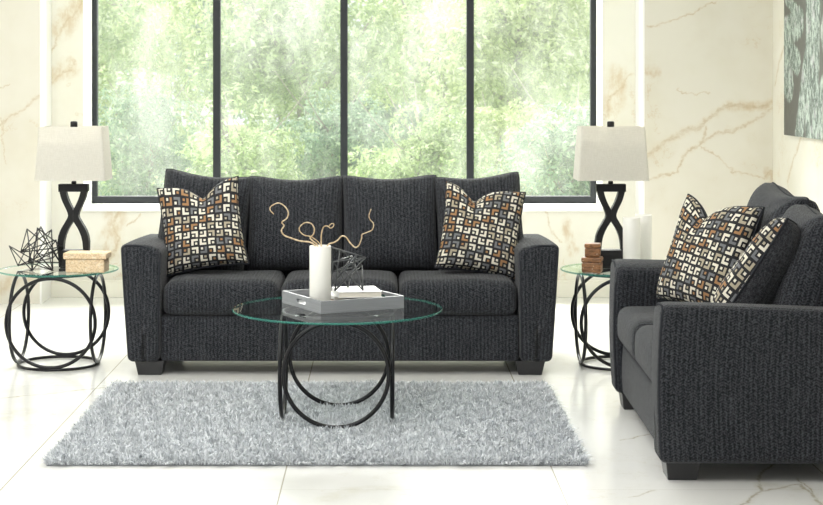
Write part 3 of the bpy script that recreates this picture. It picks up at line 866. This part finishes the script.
l1 = make_lamp(); l1.location = (-1.658, 8.77, .5125)
tag(l1, 'black twisted lamp with a linen shade on the left side table', 'lamp', 'matching table lamps')
l2 = copy_tree(l1); l2.location = (1.212, 8.77, .5125)
tag(l2, 'black twisted lamp with a linen shade on the side table by the loveseat', 'lamp', 'matching table lamps')

# ------------------------------------------------------------------ things on the side tables
def wire_ball(name, pts, rods, r, mat, label, joints=True):
    z0 = min(p.z for p in pts) - r
    c = sum(pts, Vector()) / len(pts); base = Vector((c.x, c.y, z0))
    m = MB()
    for a, b_ in rods:
        m.tube([pts[a] - base, pts[b_] - base], r, 6)
    for p in pts: m.lathe(p - base, [(.0001, -r), (r * .8, -r * .7), (r * 1.1, 0), (r * .8, r * .7), (.0001, r)], 8)
    o = m.build(name, mat, None, True); o.location = base; tag(o, label, 'sculpture', 'wire sculptures'); return o
TT = .512
A = [(9.3, 246, 8.70), (27, 229, 8.72), (41, 226.6, 8.80), (51.5, 229.8, 8.66), (62.5, 247, 8.72), (60, 262.5, 8.60), (52.8, 270.6, 8.585), (32.2, 270.6, 8.585), (18, 265.6, 8.735), (20.6, 252.3, 8.64),
     (37.3, 228, 8.62), (29, 243, 8.82), (47, 245, 8.84), (30, 264.3, 8.79), (53, 258, 8.80), (37, 253, 8.56), (28, 262, 8.62), (56, 240, 8.6)]
pts = [at(x, y, D) for x, y, D in A]
rods = [(0, 7), (0, 9), (0, 8), (1, 11), (1, 7), (1, 9), (1, 12), (2, 9), (2, 16), (2, 5), (2, 12), (3, 6), (3, 15), (3, 9), (3, 14), (4, 9), (4, 10), (4, 8), (4, 14), (5, 17), (5, 10), (5, 16),
        (6, 9), (6, 12), (7, 10), (7, 17), (8, 14), (8, 11), (10, 15), (11, 13), (13, 4), (14, 15), (15, 6), (16, 6), (12, 13), (17, 9), (11, 6), (13, 15)]
wire_ball('wire_sculpture', pts, rods, .0031, M['wire'], 'black angular wire sculpture on the left side table')
# burlap box
bx = empty('keepsake_box', (-1.552, 8.585, TT), R(-3)); tag(bx, 'small natural woven box with a lid beside the left lamp', 'box')
MB().box(-.102, .102, -.060, .060, .0005, .070).build('box_body', M['burlap'], bx, bevel=.006)
MB().box(-.114, .114, -.066, .066, .0705, .104).build('lid', M['burlap'], bx, bevel=.006)
# two carved wooden boxes stacked
def carved_box(loc, w_, d_, h_, rz, label):
    t = empty('trinket_box', loc, rz); tag(t, label, 'box', 'carved wooden boxes')
    MB().box(-w_ / 2, w_ / 2, -d_ / 2, d_ / 2, .0003, h_ * .68).build('box_body', M['carved'], t, bevel=.007)
    MB().box(-w_ / 2 - .002, w_ / 2 + .002, -d_ / 2 - .002, d_ / 2 + .002, h_ * .685, h_).build('lid', M['carved'], t, bevel=.006)
    return t
carved_box((1.087, 8.56, TT), .098, .092, .080, R(-16), 'larger brown carved box at the bottom of the stack of two')
carved_box((1.090, 8.562, TT + .0805), .080, .074, .071, R(-10), 'smaller brown carved box on top of the stack of two')
# white cylinder vases
def cyl_vase(name, loc, r_, h_, label, grp):
    t = MB().lathe((0, 0, 0), [(.0001, 0), (r_ - .002, 0), (r_, .003), (r_, h_ - .003), (r_ - .002, h_), (r_ - .006, h_), (r_ - .007, h_ - .004), (r_ - .007, .012), (.0001, .012)], 48).build(name, M['ceramic'], None, True)
    t.location = loc; tag(t, label, 'vase', grp); return t
cyl_vase('vase', (1.296, 8.585, TT + .0003), .0450, .283, 'plain white cylinder vase right beside the right lamp', 'white cylinder vases')
cyl_vase('vase', (1.376, 8.705, TT + .0003), .0450, .288, 'plain white cylinder vase at the back, half hidden by another vase', 'white cylinder vases')

# ------------------------------------------------------------------ things on the coffee table
TC = .5035
ta = math.atan2(.46, .888)
tr_ = empty('serving_tray', (-.187, 7.355, TC), ta); tag(tr_, 'square grey wooden tray on the coffee table', 'tray')
hw = .203; hd_ = .208; wt = .011; th_ = .055
m = MB().box(-hw, hw, -hd_, hd_, .0003, .010)
m.build('tray_bottom', M['tray'], tr_)
MB().box(-hw, hw, -hd_, -hd_ + wt, .0102, th_).build('side_wall', M['tray'], tr_, bevel=.001)
MB().box(-hw, hw, hd_ - wt, hd_, .0102, th_).build('side_wall', M['tray'], tr_, bevel=.001)
for s in (-1, 1):      # end walls with a hand slot
    m = MB(); x0, x1 = (hw - wt, hw) if s > 0 else (-hw, -hw + wt)
    ya, yb_ = -hd_ + wt, hd_ - wt; hx, z0, z1 = .050, .020, .041
    m.box(x0, x1, ya, yb_, .0102, z0).box(x0, x1, ya, yb_, z1, th_)
    m.box(x0, x1, ya, -hx, z0, z1).box(x0, x1, hx, yb_, z0, z1)
    for e in (-1, 1):  # rounded slot ends
        m.add([(x, e * hx - e * .009 * (1 - math.sin(math.pi * k / 6)) if 0 < k < 6 else e * hx - e * .009, z0 + (z1 - z0) * k / 6) for k in range(7) for x in (x0, x1)] + [(x, e * hx, z) for z in (z0, z1) for x in (x0, x1)],
              [(0, 2, 4, 6, 8, 10, 12, 16, 14), (15, 17, 13, 11, 9, 7, 5, 3, 1)] + [(2 * k, 2 * k + 1, 2 * k + 3, 2 * k + 2) for k in range(6)])
    m.build('end_wall', M['tray'], tr_)
e1 = Vector((math.cos(ta), math.sin(ta), 0)); e2 = Vector((-math.sin(ta), math.cos(ta), 0))
cyl_vase('twig_vase', (-.281, 7.229, TC + .0105), .0475, .270, 'white cylinder vase holding curly twigs in the tray', None)
def book(loc, w_, d_, h_, rz, cov, label):
    t = empty('book', loc, rz); tag(t, label, 'book', 'books in the tray')
    MB().box(-w_ / 2 + .004, w_ / 2 - .003, -d_ / 2 + .003, d_ / 2 - .003, .0028, h_ - .0028).build('pages', M['paper'], t)
    MB().box(-w_ / 2, w_ / 2, -d_ / 2, d_ / 2, .0002, .0026).box(-w_ / 2, w_ / 2, -d_ / 2, d_ / 2, h_ - .0026, h_).box(-w_ / 2, -w_ / 2 + .003, -d_ / 2, d_ / 2, .0026, h_ - .0026).build('cover', cov, t, bevel=.0008)
bc = Vector((-.187, 7.355, 0)) + e1 * .066 + e2 * .050
book((bc.x, bc.y, TC + .0105), .238, .20, .022, ta, M['book_tan'], 'tan covered book at the bottom of the stack in the tray')
book((bc.x - .004, bc.y - .004, TC + .0330), .230, .19, .015, ta - R(2), M['book_grey'], 'pale covered book in the middle of the stack in the tray')
book((-.122, 7.350, TC + .0485), .195, .20, .026, R(10), M['book_white'], 'white book on top of the stack under the wire sculpture')
zb = TC + .0485 + .0262
Bp = [(335, 288, None, 7.35), (363, 287, None, 7.36), (331, 247, None, 7.42), (365.5, 257.5, None, 7.36), (362, 265.5, None, 7.50), (334, 262, None, 7.36), (348, 284, None, 7.47), (352, 256, None, 7.50), (340, 250, None, 7.33), (330, 284, None, 7.44),
      (343, 270, None, 7.38), (356, 256, None, 7.33), (333, 272, None, 7.50)]
pts = []
for k, (x, y, _, D) in enumerate(Bp):
    p = at(x, y, D - .077)
    if k in (0, 1, 6, 9): p.z = zb + .0034
    pts.append(p)
rods = [(2, 3), (3, 0), (3, 5), (4, 12), (4, 0), (4, 1), (1, 7), (2, 9), (5, 7), (5, 6), (8, 4), (8, 0), (9, 11), (10, 1), (10, 7), (2, 12), (12, 3), (10, 9), (5, 9), (6, 11)]
wire_ball('wire_sculpture', pts, rods, .0036, M['wire2'], 'dark grey angular wire sculpture on the books by the twig vase')

# curly twigs
def smooth_path(P, n=6):
    out = []; P = [P[0]] + P + [P[-1]]
    for i in range(1, len(P) - 2):
        for k in range(n):
            t = k / n; a, b_, c, d = P[i - 1], P[i], P[i + 1], P[i + 2]
            out.append(.5 * ((2 * b_) + (c - a) * t + (2 * a - 5 * b_ + 4 * c - d) * t * t + (3 * b_ - a - 3 * c + d) * t ** 3))
    out.append(P[-2]); return out
def twig(zpts, dep, r0, r1, label):
    P = [at(260 + x / 3.743, 195 + y / 3.743, 7.225 + d) for (x, y), d in zip(zpts, dep)]
    P = smooth_path(P); base = P[0].copy(); N = len(P)
    m = MB().tube([p - base for p in P], [r0 + (r1 - r0) * k / (N - 1) + .0005 * math.sin(k * 1.7) for k in range(N)], 7)
    o = m.build('curly_twig', M['twig'], None, True); o.location = base
    tag(o, label, 'twig', 'curly twigs in the vase')
def dp(n, a, b_): return [a + (b_ - a) * k / (n - 1) for k in range(n)]
z = [(214, 260), (208, 205), (205, 188), (185, 176), (150, 172), (118, 162), (90, 150), (80, 132), (90, 115), (82, 102), (100, 88), (106, 66), (92, 42), (68, 30), (42, 42), (38, 56), (52, 72)]
twig(z, dp(len(z), .0, -.05), .0040, .0024, 'curly twig arching up to the far left of the vase')
z = [(222, 262), (218, 205), (212, 184), (198, 172), (188, 160), (200, 146), (203, 125), (190, 106), (168, 104), (150, 118), (148, 134), (165, 150), (190, 156), (214, 172), (226, 186)]
twig(z, dp(len(z), .012, .035), .0036, .0022, 'curly twig coiled into a loop just above the vase')
z = [(230, 262), (230, 205), (229, 175), (230, 145), (238, 120), (252, 116), (264, 124), (274, 118), (276, 108), (266, 108), (256, 120)]
twig(z, dp(len(z), .02, .0), .0034, .0020, 'short curly twig standing upright in the vase')
z = [(240, 262), (246, 205), (258, 184), (276, 178), (292, 168), (306, 154), (322, 158), (338, 180), (356, 196), (370, 188), (380, 162), (382, 148), (400, 140), (420, 130), (425, 108), (412, 92), (408, 76), (416, 52)]
twig(z, dp(len(z), .01, -.04), .0038, .0020, 'curly twig waving out to the right of the vase')

# ------------------------------------------------------------------ canvas on the side wall
def art():
    t = NT('agave_print'); o = t.obj(); sp = t.n('ShaderNodeSeparateXYZ'); t.set(sp.inputs[0], o)
    cb = t.n('ShaderNodeCombineXYZ'); t.set(cb.inputs[0], sp.outputs[1]); t.set(cb.inputs[1], sp.outputs[2]); p0 = cb.outputs[0]
    wob = t.vm('SUBTRACT', t.noise(p0, 12, 4, .7, col=True), (.5, .5, .5))
    p = t.vm('MULTIPLY', t.vm('ADD', p0, t.vm('SCALE', wob, scale=.06)), (1, 1, 0))
    def q(pts, wd): return ([(2.602 * F / (x - CX) - 10.67, (HC - (y - CY) * 2.602 / (x - CX)) - 1.16) for x, y in pts], wd)
    lines = [q([(813, -40), (813, 20), (812, 60), (811, 100), (813, 140)], .17), q([(808, 60), (803, 100), (799, 136)], .10), q([(800, 22), (790, 30), (784, 32)], .10),
             q([(787, -2), (797, 14)], .05), q([(785, 48), (797, 62)], .09), q([(826, 30), (830, 60)], .12), q([(785, 74), (789, 84)], .12), q([(824, 100), (826, 140)], .15)]
    d = t.dist_poly(p, lines)
    f = t.ramp(d, (.8, 1.1, 1, 0))
    st = t.noise(t.mapping(p, (15, 6, 1)), 1, 6, .75, dist=2.0)
    ed = t.ramp(t.math('ABSOLUTE', t.math('SUBTRACT', t.noise(t.mapping(p, (16, 5, 1)), 1, 3, .6), .5)), (0, .035, 1, 0))
    light = t.mix(t.ramp(st, (.42, .58, 0, 1)), (.09, .12, .105), (.52, .60, .545))
    light = t.mix(t.ramp(t.noise(p0, 9, 3), (.55, .65, 0, .6)), light, (.55, .53, .56))
    light = t.mix(t.math('MULTIPLY', ed, .7), light, (.10, .12, .11))
    dark = t.mix(st, (.06, .06, .055), (.16, .16, .14))
    t.P(col=t.mix(f, dark, light), rough=.6); return t.m
pic = empty('canvas_picture', (0, 10.67, 1.16)); tag(pic, 'large grey-green plant picture hanging on the right side wall', 'picture')
MB().box(2.602, 2.634, -1.5, 0, 0, 1.35).build('canvas', art(), pic, bevel=.002)
